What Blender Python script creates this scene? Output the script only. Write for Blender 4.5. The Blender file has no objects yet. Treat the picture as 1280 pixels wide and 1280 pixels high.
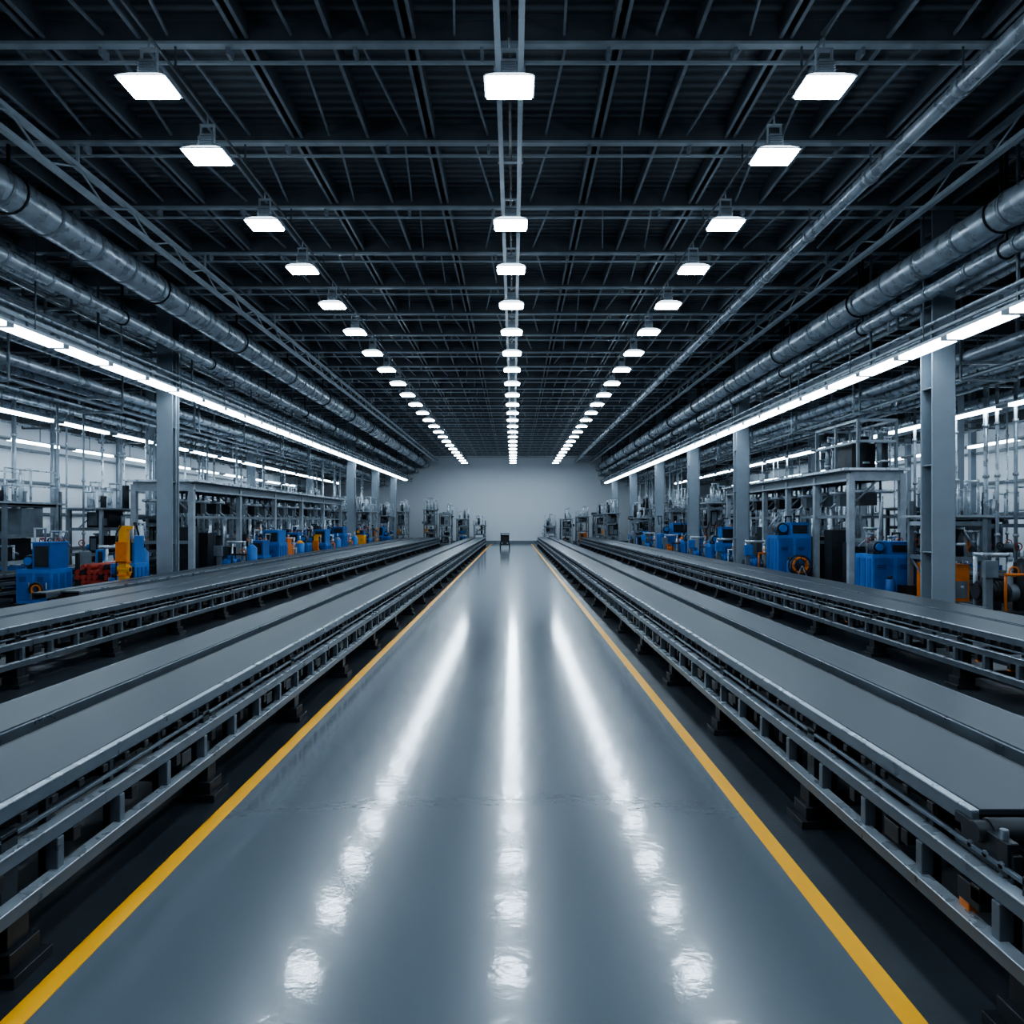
import bpy, math, random
from mathutils import Vector, Matrix
random.seed(11)
scene = bpy.context.scene

# ---------------------------------------------------------------- materials
def nmat(name, col, rough=0.5, metal=0.0, var=0.15, scale=3.0, bump=0.0, bscale=40.0, emit=None, estr=0.0, coat=0.0, rvar=0.1, stretch=(1,1,1), spec=0.5, crough=0.08, detail=5):
    m = bpy.data.materials.new(name); m.use_nodes = True
    nt = m.node_tree; b = nt.nodes['Principled BSDF']
    tc = nt.nodes.new('ShaderNodeTexCoord')
    mp = nt.nodes.new('ShaderNodeMapping'); mp.inputs['Scale'].default_value = stretch
    nt.links.new(tc.outputs['Object'], mp.inputs['Vector'])
    n = nt.nodes.new('ShaderNodeTexNoise'); n.inputs['Scale'].default_value = scale; n.inputs['Detail'].default_value = detail
    nt.links.new(mp.outputs['Vector'], n.inputs['Vector'])
    r = nt.nodes.new('ShaderNodeValToRGB')
    r.color_ramp.elements[0].position = 0.3; r.color_ramp.elements[1].position = 0.7
    r.color_ramp.elements[0].color = (*[c*(1-var) for c in col], 1)
    r.color_ramp.elements[1].color = (*[min(1, c*(1+var)) for c in col], 1)
    nt.links.new(n.outputs['Fac'], r.inputs['Fac'])
    nt.links.new(r.outputs['Color'], b.inputs['Base Color'])
    mr = nt.nodes.new('ShaderNodeMapRange')
    mr.inputs['From Min'].default_value = 0.3; mr.inputs['From Max'].default_value = 0.7
    mr.inputs['To Min'].default_value = max(0.02, rough-rvar); mr.inputs['To Max'].default_value = min(1, rough+rvar)
    nt.links.new(n.outputs['Fac'], mr.inputs['Value'])
    nt.links.new(mr.outputs['Result'], b.inputs['Roughness'])
    b.inputs['Metallic'].default_value = metal
    b.inputs['Specular IOR Level'].default_value = spec
    b.inputs['Coat Weight'].default_value = coat
    b.inputs['Coat Roughness'].default_value = crough
    if bump > 0:
        n2 = nt.nodes.new('ShaderNodeTexNoise'); n2.inputs['Scale'].default_value = bscale; n2.inputs['Detail'].default_value = 3
        nt.links.new(tc.outputs['Object'], n2.inputs['Vector'])
        bp = nt.nodes.new('ShaderNodeBump'); bp.inputs['Strength'].default_value = bump; bp.inputs['Distance'].default_value = 0.01
        nt.links.new(n2.outputs['Fac'], bp.inputs['Height'])
        nt.links.new(bp.outputs['Normal'], b.inputs['Normal'])
        if coat > 0: nt.links.new(bp.outputs['Normal'], b.inputs['Coat Normal'])
    if emit:
        b.inputs['Emission Color'].default_value = (*emit, 1)
        b.inputs['Emission Strength'].default_value = estr
    return m

M = {}
LC = (0.72,0.87,1.0)
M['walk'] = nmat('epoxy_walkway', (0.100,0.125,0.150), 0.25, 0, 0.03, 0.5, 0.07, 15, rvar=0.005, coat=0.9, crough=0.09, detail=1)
M['floor'] = nmat('shade_darkened_concrete', (0.027,0.033,0.041), 0.36, 0, 0.15, 1.5, 0.10, 30, rvar=0.05)  # shade of the conveyors put into the floor colour outside the walkway
M['yellow'] = nmat('yellow_line_paint', (0.85,0.40,0.008), 0.4, 0, 0.06, 9, 0.05, 60)
M['belt'] = nmat('conveyor_steel_top', (0.046,0.056,0.068), 0.35, 0.35, 0.15, 1.5, 0.0, rvar=0.03, stretch=(1,0.05,1), spec=0.32)
M['rail'] = nmat('rail_steel', (0.125,0.15,0.176), 0.36, 0.4, 0.15, 6)
M['edge'] = nmat('edge_steel', (0.40,0.45,0.50), 0.30, 0.4, 0.1, 6)
M['dark'] = nmat('dark_steel', (0.023,0.028,0.034), 0.45, 0.4, 0.3, 6)
M['black'] = nmat('black_rubber', (0.010,0.011,0.013), 0.55, 0, 0.3, 8)
M['col'] = nmat('column_grey_paint', (0.25,0.295,0.34), 0.5, 0.1, 0.08, 2)
M['beam'] = nmat('roof_beam_paint', (0.38,0.44,0.49), 0.45, 0.1, 0.15, 3)
M['purlin'] = nmat('purlin_paint', (0.25,0.29,0.335), 0.5, 0.1, 0.2, 3)
M['web'] = nmat('dark_web_paint', (0.10,0.118,0.137), 0.5, 0.1, 0.2, 3)
M['pipe'] = nmat('galvanised_pipe', (0.50,0.56,0.62), 0.30, 0.5, 0.2, 4)
M['pipe2'] = nmat('painted_pipe', (0.30,0.345,0.39), 0.40, 0.3, 0.2, 4)
M['mach'] = nmat('machine_grey', (0.155,0.185,0.215), 0.40, 0.25, 0.25, 3)
M['mach2'] = nmat('machine_light_grey', (0.33,0.375,0.42), 0.40, 0.2, 0.2, 3)
M['blue'] = nmat('machine_blue', (0.018,0.15,0.46), 0.38, 0.0, 0.2, 3)
M['blue2'] = nmat('machine_deep_blue', (0.012,0.09,0.31), 0.4, 0.0, 0.2, 3)
M['orange'] = nmat('machine_orange', (0.66,0.17,0.012), 0.4, 0.0, 0.15, 5)
M['amber'] = nmat('machine_yellow', (0.74,0.32,0.015), 0.4, 0.0, 0.15, 5)
M['red'] = nmat('machine_red', (0.36,0.04,0.02), 0.42, 0.0, 0.2, 5)
M['wall'] = nmat('wall_panel_white', (0.74,0.79,0.84), 0.6, 0, 0.04, 0.6)
M['wallfar'] = nmat('far_wall_panel', (0.72,0.77,0.82), 0.6, 0, 0.02, 0.3)
M['walldark'] = nmat('upper_cladding', (0.06,0.07,0.08), 0.6, 0.1, 0.15, 1)
M['lamp'] = nmat('lamp_diffuser', (0.9,0.95,1.0), 0.4, 0, 0.0, 1, emit=LC, estr=42)
M['skirt'] = nmat('added_skirt_glow', (0.7,0.75,0.8), 0.3, 0, 0.0, 1, emit=LC, estr=1.8)  # weak glow added to the fixture skirt to brighten the ceiling from below
M['tube'] = nmat('led_tube', (0.9,0.95,1.0), 0.4, 0, 0.0, 1, emit=LC, estr=9)
M['tube2'] = nmat('led_tube_low_bay', (0.9,0.95,1.0), 0.4, 0, 0.0, 1, emit=LC, estr=13)
M['housing'] = nmat('lamp_housing', (0.40,0.45,0.50), 0.4, 0.3, 0.1, 5)

def deck_mat():
    m = bpy.data.materials.new('corrugated_roof_deck'); m.use_nodes = True
    nt = m.node_tree; b = nt.nodes['Principled BSDF']
    tc = nt.nodes.new('ShaderNodeTexCoord')
    w = nt.nodes.new('ShaderNodeTexWave'); w.bands_direction = 'Y'; w.inputs['Scale'].default_value = 1.6; w.inputs['Distortion'].default_value = 0
    nt.links.new(tc.outputs['Object'], w.inputs['Vector'])
    r = nt.nodes.new('ShaderNodeValToRGB')
    r.color_ramp.elements[0].color = (0.065,0.078,0.092,1); r.color_ramp.elements[1].color = (0.16,0.185,0.21,1)
    nt.links.new(w.outputs['Fac'], r.inputs['Fac']); nt.links.new(r.outputs['Color'], b.inputs['Base Color'])
    bp = nt.nodes.new('ShaderNodeBump'); bp.inputs['Strength'].default_value = 0.8; bp.inputs['Distance'].default_value = 0.05
    nt.links.new(w.outputs['Fac'], bp.inputs['Height']); nt.links.new(bp.outputs['Normal'], b.inputs['Normal'])
    b.inputs['Roughness'].default_value = 0.5; b.inputs['Metallic'].default_value = 0.1
    return m
M['deck'] = deck_mat()

# ---------------------------------------------------------------- mesh builder
class B:
    def __init__(s): s.v=[]; s.f=[]; s.m=[]; s.sm=[]; s.mats=[]
    def mi(s, k):
        if k not in s.mats: s.mats.append(k)
        return s.mats.index(k)
    def box(s, c, d, k, rot=0.0, rx=0.0, ry=0.0):
        i=len(s.v); mi=s.mi(k); hx,hy,hz=d[0]/2,d[1]/2,d[2]/2
        R=None
        if rot or rx or ry:
            R=Matrix.Rotation(rot,3,'Z')@Matrix.Rotation(ry,3,'Y')@Matrix.Rotation(rx,3,'X')
        for a in ((-1,-1,-1),(1,-1,-1),(1,1,-1),(-1,1,-1),(-1,-1,1),(1,-1,1),(1,1,1),(-1,1,1)):
            p=Vector((a[0]*hx,a[1]*hy,a[2]*hz))
            if R: p=R@p
            s.v.append((p.x+c[0],p.y+c[1],p.z+c[2]))
        for q in ((0,3,2,1),(4,5,6,7),(0,1,5,4),(1,2,6,5),(2,3,7,6),(3,0,4,7)):
            s.f.append(tuple(i+j for j in q)); s.m.append(mi); s.sm.append(False)
    def bb(s, x0,x1,y0,y1,z0,z1,k):
        s.box(((x0+x1)/2,(y0+y1)/2,(z0+z1)/2),(abs(x1-x0),abs(y1-y0),abs(z1-z0)),k)
    def cyl(s, p0, p1, r, k, n=10, r1=None):
        p0=Vector(p0); p1=Vector(p1); r1=r if r1 is None else r1
        ax=(p1-p0)
        if ax.length<1e-6: return
        ax.normalize()
        u=ax.orthogonal().normalized(); w=ax.cross(u)
        i=len(s.v); mi=s.mi(k)
        for p,rr in ((p0,r),(p1,r1)):
            for j in range(n):
                a=2*math.pi*j/n; q=p+u*math.cos(a)*rr+w*math.sin(a)*rr
                s.v.append(tuple(q))
        for j in range(n):
            s.f.append((i+j,i+(j+1)%n,i+n+(j+1)%n,i+n+j)); s.m.append(mi); s.sm.append(True)
        s.f.append(tuple(i+j for j in reversed(range(n)))); s.m.append(mi); s.sm.append(False)
        s.f.append(tuple(i+n+j for j in range(n))); s.m.append(mi); s.sm.append(False)
    def path(s, pts, r, k, n=8):
        for a,b in zip(pts[:-1],pts[1:]): s.cyl(a,b,r,k,n)
        for p in pts[1:-1]:
            p=Vector(p); s.cyl(p-Vector((0,0,r*1.0)),p+Vector((0,0,r*1.0)),r*1.15,k,n)
    def ring(s, c, R, r, k, axis='Y', n=20, m=6):
        i=len(s.v); mi=s.mi(k)
        for a in range(n):
            t=2*math.pi*a/n
            for b in range(m):
                q=2*math.pi*b/m; rr=R+r*math.cos(q); h=r*math.sin(q)
                if axis=='Y': p=(c[0]+rr*math.cos(t),c[1]+h,c[2]+rr*math.sin(t))
                elif axis=='X': p=(c[0]+h,c[1]+rr*math.cos(t),c[2]+rr*math.sin(t))
                else: p=(c[0]+rr*math.cos(t),c[1]+rr*math.sin(t),c[2]+h)
                s.v.append(p)
        for a in range(n):
            for b in range(m):
                s.f.append((i+a*m+b,i+((a+1)%n)*m+b,i+((a+1)%n)*m+(b+1)%m,i+a*m+(b+1)%m)); s.m.append(mi); s.sm.append(True)
    def make(s, name, loc=(0,0,0), bevel=0.0):
        me=bpy.data.meshes.new(name); 
        vs=[(x-loc[0],y-loc[1],z-loc[2]) for x,y,z in s.v] if loc!=(0,0,0) else s.v
        me.from_pydata(vs,[],s.f)
        for k in s.mats: me.materials.append(M[k])
        me.polygons.foreach_set('material_index', s.m); me.polygons.foreach_set('use_smooth', s.sm)
        me.update()
        o=bpy.data.objects.new(name,me); scene.collection.objects.link(o); o.location=loc
        if bevel:
            md=o.modifiers.new('bevel','BEVEL'); md.width=bevel; md.segments=1; md.limit_method='ANGLE'; md.angle_limit=math.radians(50)
        return o

LY0, LY1 = -5.0, 66.0
P0, P1 = LY0+0.02, LY1-0.02
WX = 18.5; CZ = 8.35

# ---------------------------------------------------------------- shell
b=B()
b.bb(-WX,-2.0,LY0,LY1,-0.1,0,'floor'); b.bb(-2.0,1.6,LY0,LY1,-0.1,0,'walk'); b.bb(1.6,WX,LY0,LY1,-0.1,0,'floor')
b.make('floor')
for x in (-2.0,1.6):
    b=B(); b.bb(x-0.05,x+0.05,LY0+0.1,64.5,0.0,0.004,'yellow'); b.make('yellow_floor_line')
b=B(); b.bb(-WX,WX,LY0,LY1,CZ,CZ+0.1,'deck'); b.make('ceiling')
b=B(); b.bb(-WX,WX,LY1,LY1+0.2,0,CZ,'wallfar'); b.make('wall_far')
b=B(); b.bb(-WX,WX,LY0-0.2,LY0,0,CZ,'walldark'); b.make('wall_back')
for s,nm in ((-1,'left'),(1,'right')):
    b=B(); b.bb(s*WX,s*(WX+0.2),LY0,LY1,0,5.7,'wall'); b.bb(s*WX,s*(WX+0.2),LY0,LY1,5.7,CZ,'walldark')
    b.make('wall_'+nm)
    b=B()
    for z in (0.9,2.3,3.5,4.7):
        b.bb(s*(WX-0.10),s*WX,P0,P1,z-0.05,z+0.05,'mach')
    y=LY0+1
    while y<LY1:
        b.bb(s*(WX-0.2),s*WX,y-0.1,y+0.1,0,CZ,'col'); y+=4.7
    b.make('wall_girts')
b=B(); b.bb(-WX,WX,LY1-0.04,LY1,0,0.25,'mach'); b.make('baseboard_far')

# ---------------------------------------------------------------- roof structure
b=B()
ybeams=[]
yy=9.05
while yy>LY0+0.5: yy-=2.35
yy+=2.35
while yy<LY1-0.3: ybeams.append(yy); yy+=2.35
for i,y in enumerate(ybeams):
    b.bb(-WX,WX,y-0.055,y+0.055,7.97,8.01,'beam'); b.bb(-WX,WX,y-0.012,y+0.012,8.0,8.3,'web'); b.bb(-WX,WX,y-0.05,y+0.05,8.28,CZ,'web')
    b.bb(-WX,WX,y+0.16,y+0.195,7.86,7.895,'beam')
    x=-WX+0.5
    while x<WX:
        b.bb(x-0.02,x+0.02,y,y+0.18,7.88,8.0,'purlin'); x+=1.6
b.make('roof_beams')
b=B()
xs=[1.25,1.38,2.3,3.35,3.48,4.7,5.9,6.03,7.2,8.4,9.7,11.2,12.8,14.5,16.3]
for x0 in xs:
    for s in (-1,1):
        b.bb(s*x0-0.022,s*x0+0.022,P0,P1,8.06,8.09,'purlin'); b.bb(s*x0-0.008,s*x0+0.008,P0,P1,8.09,CZ,'web')
for i,y in enumerate(ybeams[:-1]):
    for s in (-1,1):
        for x0 in (0.55,1.8,2.85,4.1,5.3,6.6):
            off=random.uniform(-0.12,0.12)
            b.box((s*x0+off,y+1.18,8.12),(0.03,2.35,0.04),'purlin',rot=random.choice((-1,1))*random.uniform(0.03,0.14))
b.make('roof_purlins')
b=B()
for x in (-0.19,0.09):
    b.bb(x-0.035,x+0.035,P0,P1,7.60,7.68,'beam')
for y in ybeams:
    b.bb(-0.25,0.15,y-0.04,y+0.04,7.68,7.74,'beam'); b.bb(-0.21,-0.17,y-0.02,y+0.02,7.68,8.0,'beam'); b.bb(0.07,0.11,y-0.02,y+0.02,7.68,8.0,'beam')
b.bb(-0.07,-0.03,P0,P1,7.70,7.74,'dark')
b.make('ceiling_cable_tray')
for x in (-4.25,3.62):
    b=B(); b.bb(x-0.015,x+0.015,P0,P1,7.645,7.67,'web')
    for y in ybeams: b.bb(x-0.012,x+0.012,y-0.012,y+0.012,7.67,7.99,'web')
    b.make('lighting_support_rail')

# ---------------------------------------------------------------- high bay lights
b=B()
def frust(b,w0,d0,z0,w1,d1,z1,k,caps=True):
    i=len(b.v); mi=b.mi(k)
    for w,d,z in ((w0,d0,z0),(w1,d1,z1)):
        for a in ((-1,-1),(1,-1),(1,1),(-1,1)): b.v.append((a[0]*w,a[1]*d,z))
    for j in range(4):
        b.f.append((i+j,i+(j+1)%4,i+4+(j+1)%4,i+4+j)); b.m.append(mi); b.sm.append(False)
    b.f.append((i,i+3,i+2,i+1)); b.m.append(mi); b.sm.append(False)
    if caps: b.f.append((i+4,i+5,i+6,i+7)); b.m.append(mi); b.sm.append(False)
frust(b,0.29,0.225,0.0,0.275,0.21,0.02,'housing')
frust(b,0.275,0.21,0.02,0.17,0.14,0.08,'skirt')
b.box((0,0,0.18),(0.16,0.16,0.20),'housing')
for k in range(5): b.box((0,0,0.12+k*0.03),(0.20,0.19,0.008),'mach')
b.box((-0.09,0,0.31),(0.015,0.05,0.24),'housing'); b.box((0.09,0,0.31),(0.015,0.05,0.24),'housing'); b.box((0,0,0.43),(0.20,0.06,0.02),'housing')
b.cyl((0,0,0.42),(0,0,0.57),0.015,'housing',8)
frust(b,0.26,0.195,-0.03,0.268,0.203,0.0,'lamp',False)
lo=b.make('high_bay_light'); lm=lo.data
lys=[8.4,10.0,12.3,14.5,16.9,19.3,21.7]
y=24.1
while y<64.5: lys.append(y); y+=2.38
y=6.05
while y>-4: lys.append(y); y-=2.35
first=True
for y in lys:
    for x in (-4.25,-0.05,3.62):
        if x==-0.05 and abs(y-10.0)<0.1: continue
        if first: o=lo; first=False
        else:
            o=bpy.data.objects.new('high_bay_light',lm); scene.collection.objects.link(o)
        o.location=(x,y,7.07)

# ---------------------------------------------------------------- steel columns
def column(x,y,w=0.44,top=CZ):
    b=B(); t=0.04; d=0.42
    b.bb(x-w/2,x+w/2,y-d/2,y-d/2+t,0.03,top,'col'); b.bb(x-w/2,x+w/2,y+d/2-t,y+d/2,0.03,top,'col'); b.bb(x-0.02,x+0.02,y-d/2+t,y+d/2-t,0.03,top,'col')
    b.bb(x-w/2-0.1,x+w/2+0.1,y-d/2-0.1,y+d/2+0.1,0,0.03,'mach')
    for sx in (-1,1):
        for sy in (-1,1): b.cyl((x+sx*(w/2+0.05),y+sy*(d/2+0.05),0.03),(x+sx*(w/2+0.05),y+sy*(d/2+0.05),0.09),0.02,'dark',6)
    for z in (1.4,3.1,4.6,6.2,7.6):
        b.bb(x-w/2+0.02,x+w/2-0.02,y-d/2+t,y+d/2-t,z-0.012,z+0.012,'col')
    b.bb(x-w/2-0.02,x+w/2+0.02,y-d/2-0.02,y+d/2+0.02,5.62,5.72,'col')
    b.cyl((x+w/2+0.05,y-0.1,0.3),(x+w/2+0.05,y-0.1,7.5),0.022,'pipe2',8)
    b.make('steel_column',(x,y,0),0.006)
for y in (14.1,26.3,33.3,41,50,59): column(8.3,y)
for y in (20,42.6,50,57.5): column(-9.6,y)
for y in (9,29.5,41,53): column(-15.3,y+1.0,0.4)
for y in (24.5,36,48): column(15.0,y,0.4)

# ---------------------------------------------------------------- longitudinal services
def duct(x,z,r):
    b=B(); b.cyl((x,P0,z),(x,P1,z),r,'pipe',28)
    y=LY0+0.5
    while y<LY1-0.1:
        b.cyl((x,y-0.03,z),(x,y+0.03,z),r+0.02,'pipe2',28); y+=1.2
    for y in ybeams[::2]:
        b.bb(x-0.02,x+0.02,y-0.02,y+0.02,z+r,8.0,'dark'); b.ring((x,y,z),r+0.02,0.02,'dark')
    b.make('ventilation_duct')
duct(-8.0,7.20,0.31); duct(7.72,6.86,0.27); duct(9.0,7.6,0.27); duct(9.75,7.6,0.2)
duct(-8.75,6.55,0.13); duct(7.80,6.30,0.12)

def lattice(x,z0,z1,k='beam'):
    b=B()
    for z in (z0,z1): b.bb(x-0.05,x+0.05,P0,P1,z-0.035,z+0.035,k)
    y=P0; n=0
    while y<LY1-0.8:
        a,c=((z0,z1) if n%2==0 else (z1,z0))
        b.cyl((x,y,a),(x,y+0.78,c),0.018,k,6); y+=0.78; n+=1
    for y in ybeams[::2]: b.bb(x-0.02,x+0.02,y-0.02,y+0.02,z1,8.0,k)
    b.make('lattice_girder')
lattice(-6.9,7.30,7.62); lattice(7.0,7.33,7.66)

def rack(name, s, pipes, xa, xb, zarm, ztop=8.0, step=2):
    b=B()
    for (x,z,r,k) in pipes:
        if r>0.03: b.cyl((s*x,P0,z),(s*x,P1,z),r,k,12)
        else: b.bb(s*x-r,s*x+r,P0,P1,z-r,z+r,k)
        if r>0.06:
            y=LY0+random.uniform(0.5,3)
            while y<LY1-0.1:
                b.cyl((s*x,y-0.05,z),(s*x,y+0.05,z),r+0.02,'edge',12); y+=random.uniform(3,5)
    for y in ybeams[::step]:
        for z in zarm: b.bb(s*xa,s*xb,y-0.03,y+0.03,z-0.03,z+0.03,'mach')
        for x in (xa,xb): b.bb(s*x-0.02,s*x+0.02,y-0.02,y+0.02,min(zarm),ztop,'mach')
        for x in (xa,xb):
            if random.random()<0.5:
                b.cyl((s*x,y+0.4,min(zarm)),(s*x,y+0.4,max(zarm)+0.3),0.03,'pipe',6)
    b.make(name)
def strip(s,x,z,period,ln,w,hang,y0=LY0+0.3,y1=62.0,k='tube2'):
    b=B()
    b.bb(s*x-w*0.5,s*x+w*0.5,y0,y1,z+0.04,z+0.09,'housing')
    y=y0
    while y+ln<y1:
        b.bb(s*x-w/2+0.01,s*x+w/2-0.01,y,y+ln,z-0.04,z+0.04,k); b.bb(s*x-w/2,s*x+w/2,y+ln,y+period,z-0.03,z+0.04,'mach'); y+=period
    y=y0+0.4
    while y<y1: b.bb(s*x-0.01,s*x+0.01,y-0.01,y+0.01,z+0.09,hang,'mach'); y+=3
    b.make('linear_strip_light')
for s in (-1,1):
    xg = 10.35 if s<0 else 9.05
    zg = 6.05 if s<0 else 5.75
    e = xg; dz = 0 if s<0 else -0.42
    P=[(e-.25,7.5+dz,0.06,'pipe'),(e-.1,7.12+dz,0.10,'pipe'),(e+.2,7.12+dz,0.07,'pipe2'),(e+.4,6.85+dz,0.07,'pipe'),(e-.2,6.88+dz,0.03,'edge'),(e+.5,7.4+dz,0.07,'pipe2')]
    if s<0: P.append((e+.1,7.75,0.05,'pipe2'))
    rack('overhead_pipe_rack',s,P,e-.46,e+.62,(6.75+dz,7.03+dz,7.36+dz))
    b=B()
    for z in (zg-0.0,zg+0.46): b.bb(s*(xg-0.12),s*(xg+0.12),P0,P1,z-0.025,z+0.025,'mach2')
    b.bb(s*(xg-0.01),s*(xg+0.01),P0,P1,zg,zg+0.46,'mach2')
    y=LY0+0.3
    while y<LY1: b.bb(s*(xg-0.1),s*(xg+0.1),y-0.01,y+0.01,zg,zg+0.46,'mach2'); y+=1.5
    b.cyl((s*(xg-0.2),P0,zg+0.2),(s*(xg-0.2),P1,zg+0.2),0.04,'pipe',8)
    for y in ybeams[::2]: b.bb(s*(xg-0.22),s*(xg+0.1),y-0.03,y+0.03,zg+0.12,zg+0.16,'mach'); b.bb(s*xg+0.1*s,s*xg+0.14*s,y-0.03,y+0.03,zg+0.4,8.0,'mach')
    b.make('crane_runway_girder')
    xs_=9.1 if s<0 else 7.80; zs=2+xs_/(2.6 if s<0 else 2.39)
    strip(s,xs_,zs,1.6,1.42,0.30,8.0,k='tube')
    b=B(); xl=s*(xs_+0.19)
    for z_ in (0.16,0.34): b.bb(xl-0.03,xl+0.03,P0,P1,zs+z_-0.025,zs+z_+0.025,'mach2')
    b.cyl((s*(xs_+0.10),P0,zs+0.48),(s*(xs_+0.10),P1,zs+0.48),0.035,'pipe',8)
    for y in ybeams: b.bb(xl-0.02,xl+0.02,y-0.02,y+0.02,zs+0.12,8.0 if ybeams.index(y)%2==0 else zs+0.5,'mach')
    b.make('cable_ladder')
    strip(s,14.0 if s<0 else 13.0,5.05,3.0,2.5,0.18,8.0,y1=60)
    strip(s,16.9,4.75,3.6,2.6,0.15,8.0,y1=58)
    rack('overhead_pipe_rack',s,[(e+1.1,5.7,0.12,'pipe'),(e+1.4,5.7,0.05,'pipe2'),(e+1.8,5.7,0.13,'pipe'),(e+2.1,6.0,0.05,'pipe'),(e+1.2,5.25,0.04,'pipe2'),(e+1.9,5.25,0.05,'pipe'),(e+1.5,6.5,0.22,'pipe'),(e+2.1,7.1,0.07,'pipe')],e+.95,e+2.2,(5.16,5.55,5.92),step=2)
    rack('overhead_pipe_rack',s,[(13.6,6.3,0.10,'pipe'),(14.0,6.0,0.05,'pipe2'),(14.3,6.3,0.07,'pipe'),(14.5,6.8,0.10,'pipe'),(13.7,7.0,0.08,'pipe2')],13.4,14.6,(5.9,6.2,6.6),step=2)
    rack('overhead_pipe_rack',s,[(15.7,5.9,0.12,'pipe'),(16.0,5.6,0.06,'pipe2'),(16.4,6.2,0.14,'pipe'),(17.2,6.0,0.08,'pipe'),(15.8,6.9,0.12,'pipe2'),(17.0,5.35,0.04,'pipe')],15.6,17.4,(5.3,5.5,5.8,6.1),step=2)
    # vertical drop pipes from the racks down to the machines
    b=B()
    y=16.0
    while y<60:
        for _ in range(2):
            px=s*(e+random.choice((1.1,1.8,2.05)) if y>42 else random.choice((13.05,13.1,15.2,15.65))); py=y+random.uniform(-0.8,0.8); r=random.choice((0.03,0.045,0.06))
            b.cyl((px,py,0.0),(px,py,5.7),r,random.choice(['pipe','pipe2']),8); b.cyl((px,py,0),(px,py,0.03),r*2.2,'dark',10)
            for zz in (1.6,3.2,4.6): b.cyl((px,py,zz),(px,py,zz+0.08),r+0.025,'edge',8)
            b.ring((px,py-r-0.06,1.35),0.09,0.014,random.choice(['red','orange','dark'])); b.cyl((px,py-r-0.06,1.35),(px,py,1.35),0.015,'dark',6)
            if random.random()<0.5: b.path([(px,py,2.9),(px+0.35,py,2.9),(px+0.35,py,2.3),(px,py,2.3)],r*0.7,'pipe',6)
        y+=2.0
    b.make('drop_pipes')

b=B(); b.cyl((5.65,P0,7.48),(5.65,P1,7.48),0.11,'pipe',16)
for y in ybeams: b.cyl((5.65,y-0.06,7.48),(5.65,y+0.06,7.48),0.135,'edge',16); b.bb(5.64,5.66,y-0.01,y+0.01,7.6,8.0,'mach')
b.make('overhead_steam_pipe')

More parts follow.
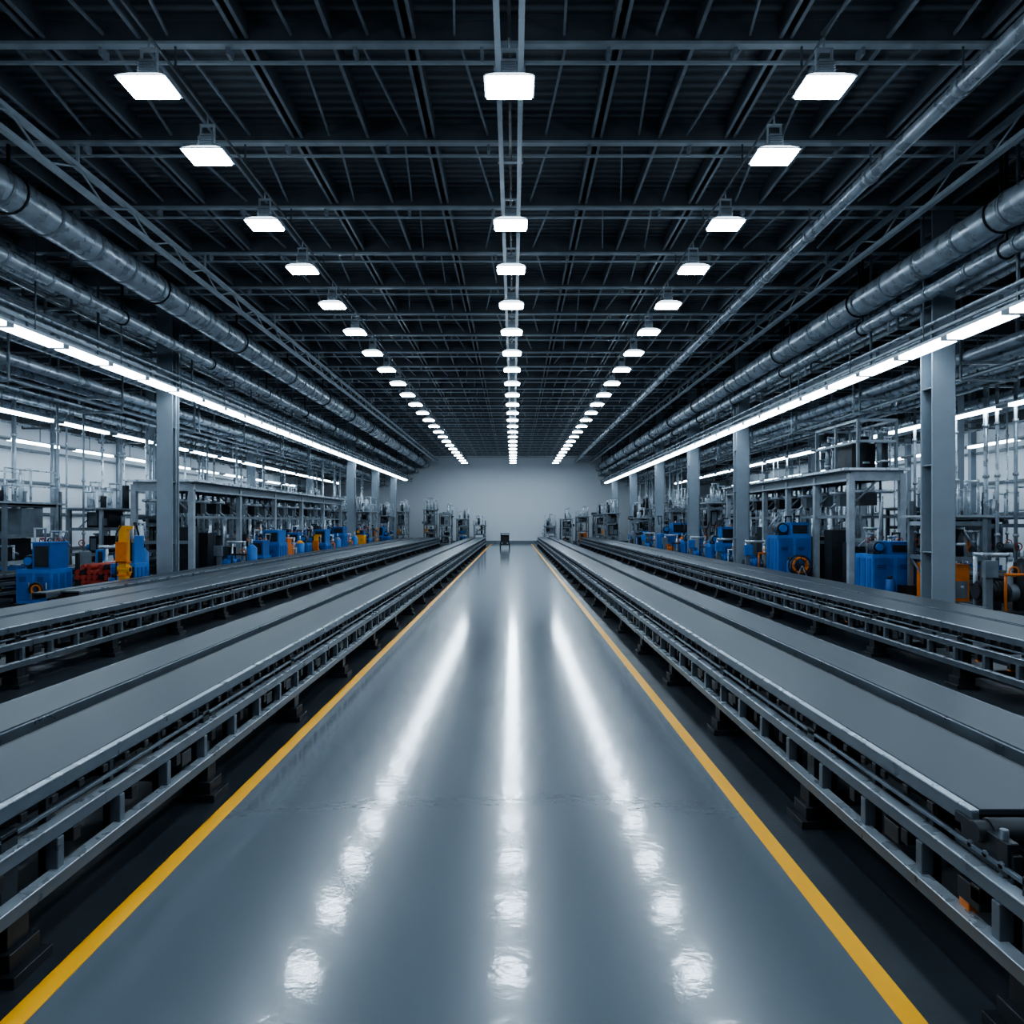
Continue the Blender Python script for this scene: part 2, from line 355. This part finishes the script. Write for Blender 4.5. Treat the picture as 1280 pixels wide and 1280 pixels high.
# ---------------------------------------------------------------- conveyors
def conveyor(s, xi, y0, y1, by0=None, w1=0.56, gap=0.2, w2=0.46, fine=True):
    by0 = y0 if by0 is None else by0
    b=B()
    def X(a,c,ya,yb,z0,z1,k): b.bb(s*a,s*c,ya,yb,z0,z1,k)
    xo=xi+w1+gap+w2
    X(xi,xi+w1,by0,y1,0.715,0.742,'belt')
    X(xi-0.035,xi,by0,y1,0.66,0.728,'rail'); X(xi-0.04,xi,by0,y1,0.728,0.738,'edge')
    X(xi+w1,xi+w1+0.03,by0,y1,0.66,0.738,'dark')
    xs2=xi+w1+gap
    X(xs2,xo,by0-0.3,y1,0.72,0.745,'belt'); X(xs2-0.02,xs2,by0-0.3,y1,0.64,0.738,'rail'); X(xo,xo+0.03,by0-0.3,y1,0.62,0.74,'rail')
    X(xi-0.09,xi-0.03,y0,y1,0.47,0.535,'rail'); X(xi-0.10,xi-0.03,y0,y1,0.535,0.545,'edge')
    X(xi-0.12,xi-0.06,y0,y1,0.25,0.315,'rail'); X(xi-0.13,xi-0.06,y0,y1,0.315,0.322,'edge')
    X(xi-0.06,xi-0.04,y0,y1,0.585,0.605,'rail')
    X(xi+0.08,xi+0.14,y0,y1,0.56,0.63,'dark'); X(xi+w1-0.1,xi+w1-0.04,y0,y1,0.25,0.33,'rail')
    X(xo-0.06,xo,y0,y1,0.47,0.53,'rail'); X(xo-0.06,xo,y0,y1,0.25,0.31,'rail')
    X(xi+w1+0.07,xi+w1+0.10,by0,y1,0.66,0.70,'rail')
    y=y0+0.15; n=0; st=0.55 if fine else 1.1
    while y<y1:
        X(xi-0.04,xi-0.0,y-0.02,y+0.02,0.25,0.66,'dark'); X(xi-0.10,xi-0.02,y+0.1,y+0.16,0.40,0.47,'black')
        X(xi-0.10,xi-0.04,y-0.025,y+0.025,0.315,0.47,'rail')
        X(xo-0.03,xo+0.01,y-0.02,y+0.02,0.25,0.67,'dark')
        if n%2==0: X(xi-0.03,xo,y-0.03,y+0.03,0.58,0.64,'dark')
        r=random.random()
        if r<0.14: X(xi-0.03,xi+0.03,y+0.2,y+0.26,0.36,0.43,'orange')
        elif r<0.4: X(xi-0.09,xi-0.0,y+0.2,y+0.34,0.36,0.45,'dark')
        y+=st; n+=1
    y=by0+0.05; st=0.22 if fine else 0.5
    while y<y1:
        b.cyl((s*xi,y,0.665),(s*(xi+w1),y,0.665),0.032,'dark',6)
        X(xi+w1+0.03,xs2-0.02,y-0.03,y+0.03,0.63,0.67,'black')
        X(xi-0.05,xi-0.03,y,y+0.05,0.62,0.66,'black')
        y+=st
    y=y0+0.55; n=0
    while y<y1:
        for x in (xi-0.06,xo-0.08):
            X(x,x+0.11,y-0.055,y+0.055,0.03,0.62,'dark'); X(x-0.06,x+0.17,y-0.12,y+0.12,0,0.03,'black')
            X(x-0.03,x+0.14,y-0.08,y+0.08,0.03,0.12,'dark')
        # stepped cast foot on the aisle side
        X(xi-0.17,xi+0.06,y-0.13,y+0.13,0.0,0.05,'dark'); X(xi-0.13,xi+0.05,y-0.10,y+0.10,0.05,0.13,'dark'); X(xi-0.10,xi+0.03,y-0.07,y+0.07,0.13,0.25,'dark')
        X(xi,xo,y-0.04,y+0.04,0.12,0.2,'dark'); X(xi,xo,y-0.04,y+0.04,0.40,0.48,'dark')
        if n%2==0:
            b.cyl((s*(xi+0.15),y+0.35,0.42),(s*(xi+0.15),y+0.72,0.42),0.09,'dark',12); X(xi+0.05,xi+0.25,y+0.72,y+0.9,0.33,0.52,'dark')
        y+=2.05; n+=1
    if by0>y0:
        b.cyl((s*(xi-0.02),by0-0.08,0.68),(s*(xi+w1+0.02),by0-0.08,0.68),0.055,'dark',16)
        for x in (xi-0.05,xi+w1):
            X(x,x+0.05,by0-0.25,by0+0.1,0.56,0.70,'dark'); b.cyl((s*(x-0.03),by0-0.08,0.68),(s*(x+0.08),by0-0.08,0.68),0.045,'dark',12)
            b.cyl((s*(x+0.02),by0-0.2,0.5),(s*(x+0.02),by0-0.2,0.74),0.018,'rail',8)
            for kk in range(3): b.cyl((s*(x-0.01),by0-0.22+kk*0.1,0.60),(s*(x+0.06),by0-0.22+kk*0.1,0.60),0.018,'rail',8)
        X(xi+0.05,xi+w1-0.05,by0-0.42,by0-0.2,0.50,0.60,'dark'); b.cyl((s*(xi+0.12),by0-0.3,0.60),(s*(xi+0.45),by0-0.3,0.60),0.06,'dark',12)
        for kk in range(4): b.cyl((s*(xi+0.14+kk*0.1),by0-0.3,0.60),(s*(xi+0.17+kk*0.1),by0-0.3,0.60),0.07,'rail',12)
        X(xi-0.03,xo,y0,y0+0.06,0.25,0.33,'rail'); X(xi-0.03,xo,by0-0.5,by0-0.44,0.47,0.60,'rail')
        X(xi-0.1,xi-0.04,by0-0.15,by0+0.0,0.37,0.46,'dark'); X(xi-0.08,xi-0.04,by0-0.05,by0+0.02,0.30,0.36,'orange')
    return b.make('conveyor_line',(0,0,0),0.003 if fine else 0)
conveyor(-1,2.30,0.6,58)
conveyor(1,2.04,2.2,60,by0=3.15)
conveyor(-1,6.05,2,58,w1=0.62,gap=0.12,w2=0.6)
conveyor(1,5.45,2,58,w1=0.62,gap=0.12,w2=0.6)
conveyor(-1,12.2,9,40,w1=0.3,gap=0.1,w2=0.3,fine=False); conveyor(1,11.5,9,40,w1=0.5,fine=False)
conveyor(-1,7.85,13,56,w1=0.3,gap=0.1,w2=0.25,fine=False)

# ---------------------------------------------------------------- machines
def power_unit(x,y,w,d,h,k='blue',f=None):
    b=B()
    b.bb(x-w/2-0.05,x+w/2+0.05,y-d/2-0.05,y+d/2+0.05,0,0.12,'dark')
    f=f or random.choice((0.6,0.72,0.8)); sd=random.choice((-1,1))
    b.bb(x-w/2,x+w/2,y-d/2,y+d/2,0.12,h*f,k)
    xa,xb=(x-w/2+0.04,x+w*0.08) if sd>0 else (x-w*0.08,x+w/2-0.04)
    b.bb(xa,xb,y-d/2+0.05,y+d/2-0.1,h*f,h,random.choice((k,k,'blue2')))
    b.bb(xa+0.05,xb-0.05,y-d/2+0.035,y-d/2+0.05,h*f+0.06,h-0.06,'dark')
    b.bb(xa-0.02,xb+0.02,y-d/2+0.03,y+d/2-0.08,h,h+0.03,k)
    for i in range(2):
        cx=x-w/4+i*w/2
        if random.random()<0.3:
            b.bb(cx-w*0.2,cx+w*0.2,y-d/2-0.012,y-d/2,0.18,h*f-0.08,'dark')
            for _ in range(3):
                px=cx+random.uniform(-0.15,0.15)*w; b.path([(px,y-d/2-0.05,0.2),(px,y-d/2-0.05,h*f*0.7),(px+0.08,y-d/2-0.02,h*f*0.8)],0.02,random.choice(['pipe','orange','black']),6)
        else:
            b.bb(cx-w*0.21,cx+w*0.21,y-d/2-0.015,y-d/2,0.2,h*f-0.08,'blue2' if k=='blue' else k)
            b.bb(cx+w*0.12,cx+w*0.15,y-d/2-0.04,y-d/2-0.015,h*0.3,h*0.4,'edge')
            for j in range(4): b.bb(cx-w*0.15,cx+w*0.05,y-d/2-0.02,y-d/2-0.014,h*f*0.7+j*0.03,h*f*0.7+j*0.03+0.012,'black')
    for sx in (-1,1):
        for i in range(3): b.bb(x+sx*w/2,x+sx*(w/2+0.015),y-d/2+0.08+i*d*0.31,y-d/2+0.02+(i+0.85)*d*0.31,0.2,h*f-0.1,'blue2' if k=='blue' else k)
    mx=x+sd*w*0.27; r=h*0.09; mz=h*f+r+0.05
    b.cyl((mx,y-d*0.3,mz),(mx,y+d*0.2,mz),r,'dark',14); b.cyl((mx,y-d*0.36,mz),(mx,y-d*0.3,mz),r*0.7,k,14)
    for i in range(5): b.cyl((mx,y-d*0.25+i*0.08,mz),(mx,y-d*0.25+i*0.08+0.02,mz),r+0.015,'mach',14)
    b.bb(mx-0.1,mx+0.1,y-d*0.2,y+d*0.1,h*f,h*f+0.06,'dark')
    for i in range(4):
        px=x-w*0.38+i*w*0.25
        hh=h+random.uniform(0.08,0.4)
        b.path([(px,y+0.1,h*f),(px,y+0.1,hh),(px+random.uniform(-0.3,0.3),y+0.2,hh),(px,y+d*0.6,hh*0.8)],0.025,random.choice(['pipe','black','pipe2']))
        if random.random()<0.5: b.ring((px,y+0.06,h+0.05),0.06,0.012,random.choice(['red','orange','dark']))
    if random.random()<0.5:
        b.ring((x+w*0.15,y-d/2-0.1,h*0.3),0.15,0.03,'black'); b.ring((x+w*0.15,y-d/2-0.1,h*0.3),0.10,0.025,'orange'); b.bb(x+w*0.15-0.03,x+w*0.15+0.03,y-d/2-0.12,y-d/2,h*0.3-0.12,h*0.3+0.12,'dark')
    else:
        b.bb(x+w*0.05,x+w*0.4,y-d/2-0.25,y-d/2-0.02,0,h*0.3,'dark'); b.cyl((x-w*0.2,y-d/2-0.2,0),(x-w*0.2,y-d/2-0.2,h*0.4),0.11,'blue2',14); b.cyl((x-w*0.2,y-d/2-0.2,h*0.4),(x-w*0.2,y-d/2-0.2,h*0.46),0.05,'dark',10)
    b.make('hydraulic_power_unit',(x,y,0),0.008)

def pump_skid(x,y,w=1.4,k='blue'):
    b=B()
    b.bb(x-w/2,x+w/2,y-0.45,y+0.45,0,0.14,'dark')
    for sx in (-1,1): b.bb(x+sx*w/2-0.03,x+sx*w/2+0.03,y-0.45,y+0.45,0.14,0.24,'mach')
    b.cyl((x-w*0.42,y,0.52),(x-w*0.02,y,0.52),0.22,k,18); b.cyl((x-w*0.47,y,0.52),(x-w*0.42,y,0.52),0.16,'dark',18)
    for i in range(6): b.cyl((x-w*0.4+i*0.09,y,0.52),(x-w*0.4+i*0.09+0.02,y,0.52),0.24,'blue2' if k=='blue' else 'dark',18)
    b.bb(x-w*0.36,x-w*0.08,y-0.15,y+0.15,0.14,0.34,'dark'); b.bb(x-w*0.3,x-w*0.15,y-0.1,y+0.1,0.74,0.86,k)
    b.cyl((x-w*0.02,y,0.52),(x+w*0.08,y,0.52),0.08,'edge',12); b.cyl((x+w*0.08,y,0.5),(x+w*0.22,y,0.5),0.2,'mach',16); b.cyl((x+w*0.15,y,0.5),(x+w*0.15,y,1.15),0.06,'pipe',10)
    b.cyl((x+w*0.36,y,0.14),(x+w*0.36,y,1.1),0.17,random.choice((k,'blue','dark')),16); b.cyl((x+w*0.36,y,1.1),(x+w*0.36,y,1.22),0.17,k,16,r1=0.06); b.cyl((x+w*0.36,y,1.22),(x+w*0.36,y,1.4),0.03,'pipe',8)
    b.path([(x+w*0.15,y,1.15),(x+w*0.15,y,1.3),(x-w*0.3,y,1.3),(x-w*0.3,y+0.3,1.3),(x-w*0.3,y+0.3,0.14)],0.045,'pipe',8)
    b.ring((x+w*0.15,y-0.12,0.95),0.1,0.018,'orange'); b.cyl((x+w*0.15,y-0.12,0.95),(x+w*0.15,y,0.95),0.015,'dark',6)
    b.path([(x-w*0.1,y-0.3,0.14),(x-w*0.1,y-0.3,0.9),(x+w*0.3,y-0.3,0.9),(x+w*0.3,y-0.3,0.14)],0.03,random.choice(['orange','black','pipe']),8)
    b.bb(x-w*0.5,x-w*0.38,y-0.42,y-0.3,0.14,1.1,'mach'); b.bb(x-w*0.55,x-w*0.33,y-0.5,y-0.36,0.85,1.2,random.choice((k,'blue','mach')))
    b.make('pump_skid',(x,y,0),0.006)

def tower(x,y,w,l,h,name='press_frame_machine'):
    b=B(); lv=[0.12]; 
    while lv[-1]+0.8<h: lv.append(lv[-1]+random.uniform(0.65,1.05))
    lv.append(h)
    ny=max(2,int(l/1.4)+1)
    for sx in (-1,1):
        for i in range(ny):
            yy=y-l/2+i*l/(ny-1)
            b.bb(x+sx*w/2-0.05,x+sx*w/2+0.05,yy-0.05,yy+0.05,0,h+random.choice((0,0,0.4)),random.choice(['mach','mach','mach2']))
            b.bb(x+sx*w/2-0.12,x+sx*w/2+0.12,yy-0.12,yy+0.12,0,0.03,'dark')
    for z in lv:
        for sx in (-1,1): b.bb(x+sx*w/2-0.04,x+sx*w/2+0.04,y-l/2,y+l/2,z-0.05,z+0.05,random.choice(['mach','mach2','rail']))
        for i in range(ny):
            yy=y-l/2+i*l/(ny-1); b.bb(x-w/2,x+w/2,yy-0.04,yy+0.04,z-0.05,z+0.05,'mach')
    for li,(z0,z1) in enumerate(zip(lv[:-1],lv[1:])):
        for i in range(ny-1):
            yc=y-l/2+(i+0.5)*l/(ny-1)
            if random.random()<0.75:
                bw=w*random.uniform(0.45,0.8); ox=random.uniform(-0.1,0.1)*w; bh=(z1-z0)*random.uniform(0.6,0.92)
                kk=random.choice(['blue','blue','blue2','mach','dark','orange'] if li==0 else ['mach','dark','mach','dark','mach2'])
                b.bb(x+ox-bw/2,x+ox+bw/2,yc-0.45,yc+0.45,z0+0.05,z0+0.05+bh,kk)
                b.bb(x+ox-bw/2+0.05,x+ox,yc-0.47,yc-0.45,z0+0.12,z0+bh-0.03,'dark' if kk!='dark' else 'mach')
                b.bb(x+ox+0.04,x+ox+bw/2-0.05,yc-0.465,yc-0.45,z0+0.12,z0+bh*0.6,'mach')
            for _ in range(6):
                px=x+random.uniform(-w*0.48,w*0.48); py=yc+random.uniform(-0.6,0.6); t=random.random(); hh=(z1-z0)*random.uniform(0.5,0.95); zz=z0+0.05
                if t<0.4:
                    r=random.uniform(0.03,0.10); b.cyl((px,py,zz),(px,py,zz+hh),r,random.choice(['mach','mach2','dark','pipe']),12); b.cyl((px,py,zz+hh*0.4),(px,py,zz+hh*0.5),r+0.03,'edge',12)
                elif t<0.8:
                    b.path([(px,py,zz),(px,py,zz+hh),(px+random.uniform(-0.4,0.4),py,zz+hh),(px+random.uniform(-0.4,0.4),py+0.3,zz+hh*0.4)],0.03,random.choice(['pipe','black','pipe2']),6)
                elif t<0.92:
                    b.cyl((px-0.25,py,zz+0.15),(px+0.25,py,zz+0.15),0.11,random.choice(['dark','mach','blue','black'] if z0<1.2 else ['dark','mach']),12); b.bb(px-0.1,px+0.1,py-0.08,py+0.08,zz,zz+0.1,'dark')
                elif z0<1.2:
                    b.bb(px-0.08,px+0.08,py-0.1,py+0.1,zz,zz+hh*0.5,random.choice(['orange','amber'])); b.ring((px,py-0.14,zz+0.2),0.1,0.02,'orange')
            sx=random.choice((-1,1)); 
            if random.random()<0.4: b.cyl((x+sx*w/2,yc-0.6,z0),(x+sx*w/2,yc+0.6,z1),0.025,'mach',6)
    b.bb(x-w/2-0.15,x+w/2+0.15,y-l/2-0.15,y+l/2+0.15,h,h+0.05,'mach2')
    for i in range(4):
        px=x+random.uniform(-w*0.35,w*0.35); py=y+random.uniform(-l*0.4,l*0.4); ph=random.uniform(0.3,0.9)
        b.cyl((px,py,h),(px,py,h+ph),random.uniform(0.04,0.12),random.choice(['mach2','pipe','dark']),12)
        b.path([(px,py,h+ph),(px,py,h+ph+0.15),(px+0.3,py,h+ph+0.15),(px+0.3,py,h)],0.03,'pipe',6)
    if random.random()<0.5:
        for sx in (-1,1):
            for zz in (0.5,0.95): b.cyl((x+sx*w/2,y-l/2,h+zz),(x+sx*w/2,y+l/2,h+zz),0.018,'pipe',6)
            for i in range(ny): yy=y-l/2+i*l/(ny-1); b.cyl((x+sx*w/2,yy,h),(x+sx*w/2,yy,h+0.95),0.018,'pipe',6)
    b.make(name,(x,y,0))

def platform(s,x0,x1,y0,y1,z,top=False):
    b=B()
    b.bb(s*x0,s*x1,y0,y1,z-0.05,z,'mach'); 
    for x in (x0,x1): b.bb(s*x-0.05,s*x+0.05,y0,y1,z-0.22,z+0.02,'mach')
    b.bb(s*(x0-0.3),s*(x1+0.1),y0-0.25,y1,z+0.02,z+0.09,'pipe'); b.bb(s*(x0-0.12),s*(x0+0.1),y0,y1,z-0.27,z-0.22,'mach2')
    b.bb(s*x0,s*x1,y0-0.06,y0+0.06,z-0.26,z+0.02,'mach2')
    y=y0
    while y<=y1+0.01:
        for x in (x0,x1): b.bb(s*x-0.08,s*x+0.08,y-0.08,y+0.08,0,z-0.05,'mach2'); b.bb(s*x-0.15,s*x+0.15,y-0.15,y+0.15,0,0.03,'dark')
        b.bb(s*x0,s*x1,y-0.04,y+0.04,z-0.22,z-0.05,'mach'); b.bb(s*x0,s*x1,y-0.04,y+0.04,1.3,1.4,'mach'); b.cyl((s*x0,y,z-1.0),(s*(x0+0.8),y,z-0.2),0.03,'mach',6)
        y+=(y1-y0)/5
    for x in (x0,x1): b.bb(s*x-0.03,s*x+0.03,y0,y1,2.1,2.18,'mach')
    y=y0+0.3
    while y<y1-0.9:
        b.cyl((s*(x0+0.1),y,z-0.55),(s*(x1-0.1),y,z-0.55),0.05,'pipe',8)
        b.path([(s*(x0+0.25),y,z-0.1),(s*(x0+0.25),y,z-0.9),(s*(x0+0.25),y+0.3,z-1.0),(s*(x0+0.25),y+0.3,0.5)],0.03,'pipe',6)
        b.bb(s*(x0+0.4),s*(x0+0.9),y,y+0.5,z-0.95,z-0.6,random.choice(['mach','dark','dark'])); b.cyl((s*(x0+0.7),y+0.9,0.0),(s*(x0+0.7),y+0.9,1.5),0.18,random.choice(['mach','dark','dark']),14)
        b.cyl((s*(x0+0.7),y+0.9,1.5),(s*(x0+0.7),y+0.9,z-0.2),0.05,'pipe',8)
        b.bb(s*(x0+0.2),s*(x0+0.9),y+0.1,y+0.65,0.0,random.uniform(1.0,1.9),random.choice(['dark','mach','blue2','dark'])); b.cyl((s*(x0+0.3),y+0.5,1.1),(s*(x0+0.3),y+0.5,2.2),0.06,'pipe',8)
        b.path([(s*(x0+1.2),y+0.4,z-0.05),(s*(x0+1.2),y+0.4,0.9),(s*(x0+1.4),y+0.4,0.9),(s*(x0+1.4),y+0.4,0.0)],0.04,random.choice(['pipe','pipe2']),8)
        y+=1.25
    if top:
        for i in range(7):
            px=s*(x0+0.4+random.uniform(0,0.9)); py=y0+0.4+i*0.35; hh=random.uniform(0.5,1.3); r=random.uniform(0.06,0.16)
            b.cyl((px,py,z+0.07),(px,py,z+0.07+hh),r,random.choice(['mach','mach','dark']),12); b.cyl((px,py,z+0.3),(px,py,z+0.36),r+0.03,'edge',12)
            b.path([(px,py,z+hh),(px,py,z+hh+0.25),(px+0.2,py+0.1,z+hh+0.25),(px+0.2,py+0.1,z+0.05)],0.03,'pipe',6)
        for xx in (x0+0.3,x0+1.4):
            for yy in (y0+0.2,y0+1.6,y0+3.0): b.bb(s*xx-0.035,s*xx+0.035,yy-0.035,yy+0.035,z+0.05,z+1.5,'mach')
            for zz in (0.85,1.45): b.bb(s*xx-0.035,s*xx+0.035,y0+0.2,y0+3.0,z+zz,z+zz+0.07,'mach2')
        for yy in (y0+0.2,y0+3.0):
            for zz in (0.85,1.45): b.bb(s*(x0+0.3),s*(x0+1.4),yy-0.035,yy+0.035,z+zz,z+zz+0.07,'mach2')
        b.bb(s*(x0+0.5),s*(x0+1.2),y0+1.0,y0+2.2,z+0.07,z+0.9,'dark')
    b.make('elevated_work_platform')
platform(-1,10.1,11.9,22.6,42,3.22)
platform(1,9.55,11.0,20.4,32,3.42,True)
tower(10.2,17.0,1.0,1.2,2.1)
ys=[20.5,24.6,28.8,33.2,37.5,42,46.5,51,55.5,60]
for s in (-1,1):
    for y in ys:
        x = s*14.1 if s<0 else s*13.8
        if s>0 and y<22: x=13.5
        tower(x,y+random.uniform(-0.3,0.3),random.uniform(0.9,1.1),random.uniform(1.8,2.8),random.uniform(2.0,2.9) if y<30 else random.uniform(2.2,3.4))
        if y>42.5: tower(s*11.3,y,1.2,2.2,random.uniform(2.2,3.4))
        if y>36: tower(s*16.6,y+1.5,1.2,2.2,random.uniform(2.0,3.0))
for (x,y,h) in ((-9.6,47,2.6),(-9.6,53.8,2.4),(-9.4,60.5,2.8),(7.9,45.3,2.2),(7.4,54.5,2.6),(7.4,62,2.6),(10.1,36.5,2.9),(9.9,44,2.6),(9.6,53.5,2.9),(-4.4,62.3,2.2),(4.6,62.9,2.2),(-2.9,61.5,1.7),(3.2,63.0,1.6),
    (-5.8,61.6,2.6),(5.95,62.5,2.4),(-7.2,62.5,3.0)):
    tower(x,y,0.9,1.8,h)
for t in ((-11.0,16.9,0.8,0.8,1.5),(-9.55,17.9,0.6,0.6,1.62),(-9.3,27.4,1.1,1.0,1.65),(-9.3,28.6,0.9,0.7,1.3,'orange'),(-9.35,34.5,1.0,1.0,1.6),(-9.35,38,1.0,1.0,1.7),(-9.35,51.8,0.9,1.2,1.6),(-9.3,43.9,0.5,0.6,1.5,'amber'),(-9.35,44.9,0.9,1.0,1.6),(-9.35,31.4,0.9,0.8,1.5),(-9.25,25.9,0.8,0.8,1.3),
    (8.85,23.2,1.05,1.0,1.95),(9.4,18.2,1.1,0.9,1.48),(8.75,30.4,1.1,0.9,1.75),(8.5,38.5,1.5,1.2,1.9),(9.9,48,1.4,1.2,1.7),(8.8,35.6,0.9,0.8,1.7),(14.6,17.5,1.2,0.9,1.75),(13.5,16.0,0.7,0.7,1.6),(-14.2,17.4,1.2,0.9,1.5),(13.3,17.8,0.7,0.7,1.4)):
    power_unit(*t)
for (x,y,k) in ((-11.0,19.8,'dark'),(-11.3,21.1,'blue'),(-9.3,24.4,'blue'),(-9.3,29.9,'amber'),(-9.3,36.3,'mach'),(8.6,25.2,'blue'),(8.5,28.4,'blue'),(8.3,31.9,'blue'),(8.2,36.9,'orange'),(8.3,43.4,'blue'),(-9.3,40.2,'blue'),(10.3,15.2,'dark'),(8.2,47.8,'dark'),(14.2,14.8,'blue'),(-14.3,15.6,'blue')):
    pump_skid(x,y,1.2,k)
b=B(); hx,hy,hz=8.78,22.1,0.66
for dy_ in (-0.12,0.12): b.ring((hx,hy+dy_,hz),0.30,0.022,'black',n=28)
for k_ in range(3): b.ring((hx,hy-0.08+k_*0.07,hz),0.22,0.035,'orange',n=28)
b.cyl((hx,hy-0.18,hz),(hx,hy+0.18,hz),0.05,'dark',12)
for a_ in range(4):
    t=a_*math.pi/4
    for dy_ in (-0.12,0.12): b.cyl((hx-0.3*math.cos(t),hy+dy_,hz-0.3*math.sin(t)),(hx+0.3*math.cos(t),hy+dy_,hz+0.3*math.sin(t)),0.012,'dark',6)
for dy_ in (-0.18,0.18):
    b.cyl((hx,hy+dy_,hz),(hx-0.28,hy+dy_,0.02),0.02,'mach',8); b.cyl((hx,hy+dy_,hz),(hx+0.28,hy+dy_,0.02),0.02,'mach',8); b.bb(hx-0.34,hx+0.34,hy+dy_-0.03,hy+dy_+0.03,0,0.04,'dark')
b.make('hose_reel',(hx,hy,0))

def post_arm(x,y,h,k='amber'):
    b=B()
    b.bb(x-0.25,x+0.25,y-0.25,y+0.25,0,0.12,'dark'); b.bb(x-0.09,x+0.09,y-0.09,y+0.09,0.12,h,k)
    b.bb(x-0.13,x+0.13,y-0.16,y-0.09,h*0.55,h*0.8,'orange'); b.bb(x-0.05,x+0.22,y-0.05,y+0.05,h-0.09,h,k); b.cyl((x+0.2,y,h-0.4),(x+0.2,y,h),0.03,'edge',8)
    b.cyl((x-0.14,y,h*0.45),(x+0.14,y,h*0.45),0.10,k,14); b.cyl((x-0.16,y,h*0.45),(x+0.16,y,h*0.45),0.05,'dark',10)
    b.path([(x-0.14,y-0.1,0.3),(x-0.14,y-0.1,h*0.9),(x,y-0.1,h+0.06)],0.015,'black',6)
    for z in (0.4,0.7,1.0): b.bb(x-0.11,x+0.11,y-0.11,y+0.11,z,z+0.05,'orange')
    b.make('yellow_lifting_post',(x,y,0),0.006)
for (x,y,h) in ((-9.3,17.2,1.9),(-9.1,33.2,1.4),(-9.3,48.7,1.6)): post_arm(x,y,h)
def bundle(x,y,k='red'):
    b=B()
    for yy in (y-0.5,y+0.5):
        b.bb(x-0.6,x+0.6,yy-0.05,yy+0.05,0.32,0.4,'dark')
        for sx in (-0.55,0.55): b.bb(x+sx-0.04,x+sx+0.04,yy-0.04,yy+0.04,0,1.2,'dark')
    for r in range(4):
        n=7
        for i in range(n):
            if r==3 and i in (0,3): continue
            b.cyl((x-0.44+i*0.145,y-0.7,0.47+r*0.13),(x-0.44+i*0.145,y+0.7,0.47+r*0.13),0.066,k if (r*3+i)%7 else 'dark',12)
    b.make('stacked_pipe_bundle',(x,y,0))
bundle(-10.5,18.75)

def cart(x,y):
    b=B()
    b.bb(x-0.35,x+0.35,y-0.6,y+0.6,0.25,0.5,'dark'); b.bb(x-0.32,x+0.32,y+0.1,y+0.5,0.5,1.0,'black')
    for sx in (-1,1):
        for sy in (-0.4,0.4): b.cyl((x+sx*0.3,y+sy,0.17),(x+sx*0.38,y+sy,0.17),0.17,'black',14)
        b.cyl((x+sx*0.3,y-0.5,0.5),(x+sx*0.3,y-0.4,1.1),0.02,'dark',6)
        b.cyl((x+sx*0.3,y+0.45,0.9),(x+sx*0.3,y+0.45,1.1),0.02,'dark',6)
    b.bb(x-0.34,x+0.34,y-0.5,y+0.5,1.08,1.13,'dark'); b.bb(x-0.3,x+0.3,y-0.35,y-0.1,0.5,0.85,'black'); b.cyl((x-0.2,y-0.62,0.4),(x-0.2,y-0.6,0.4),0.05,'mach2',8); b.cyl((x+0.2,y-0.62,0.4),(x+0.2,y-0.6,0.4),0.05,'mach2',8)
    b.make('utility_cart',(x,y,0))
cart(-0.65,54)

# ---------------------------------------------------------------- world, camera
w=bpy.data.worlds.new('World'); scene.world=w; w.use_nodes=True
w.node_tree.nodes['Background'].inputs[0].default_value=(0.02,0.03,0.045,1); w.node_tree.nodes['Background'].inputs[1].default_value=0.3
cam=bpy.data.cameras.new('camera'); co=bpy.data.objects.new('camera',cam); scene.collection.objects.link(co)
co.location=(0,0,2.0); co.rotation_euler=(math.radians(90),0,0)
cam.sensor_width=36; cam.lens=36*900/1280; cam.shift_y=12/1280; cam.shift_x=-2/1280; cam.clip_end=200; cam.clip_start=0.05
scene.camera=co
scene.view_settings.view_transform='AgX'
try: scene.view_settings.look='AgX - Medium High Contrast'
except Exception as e: print(e)
scene.view_settings.exposure=0.5
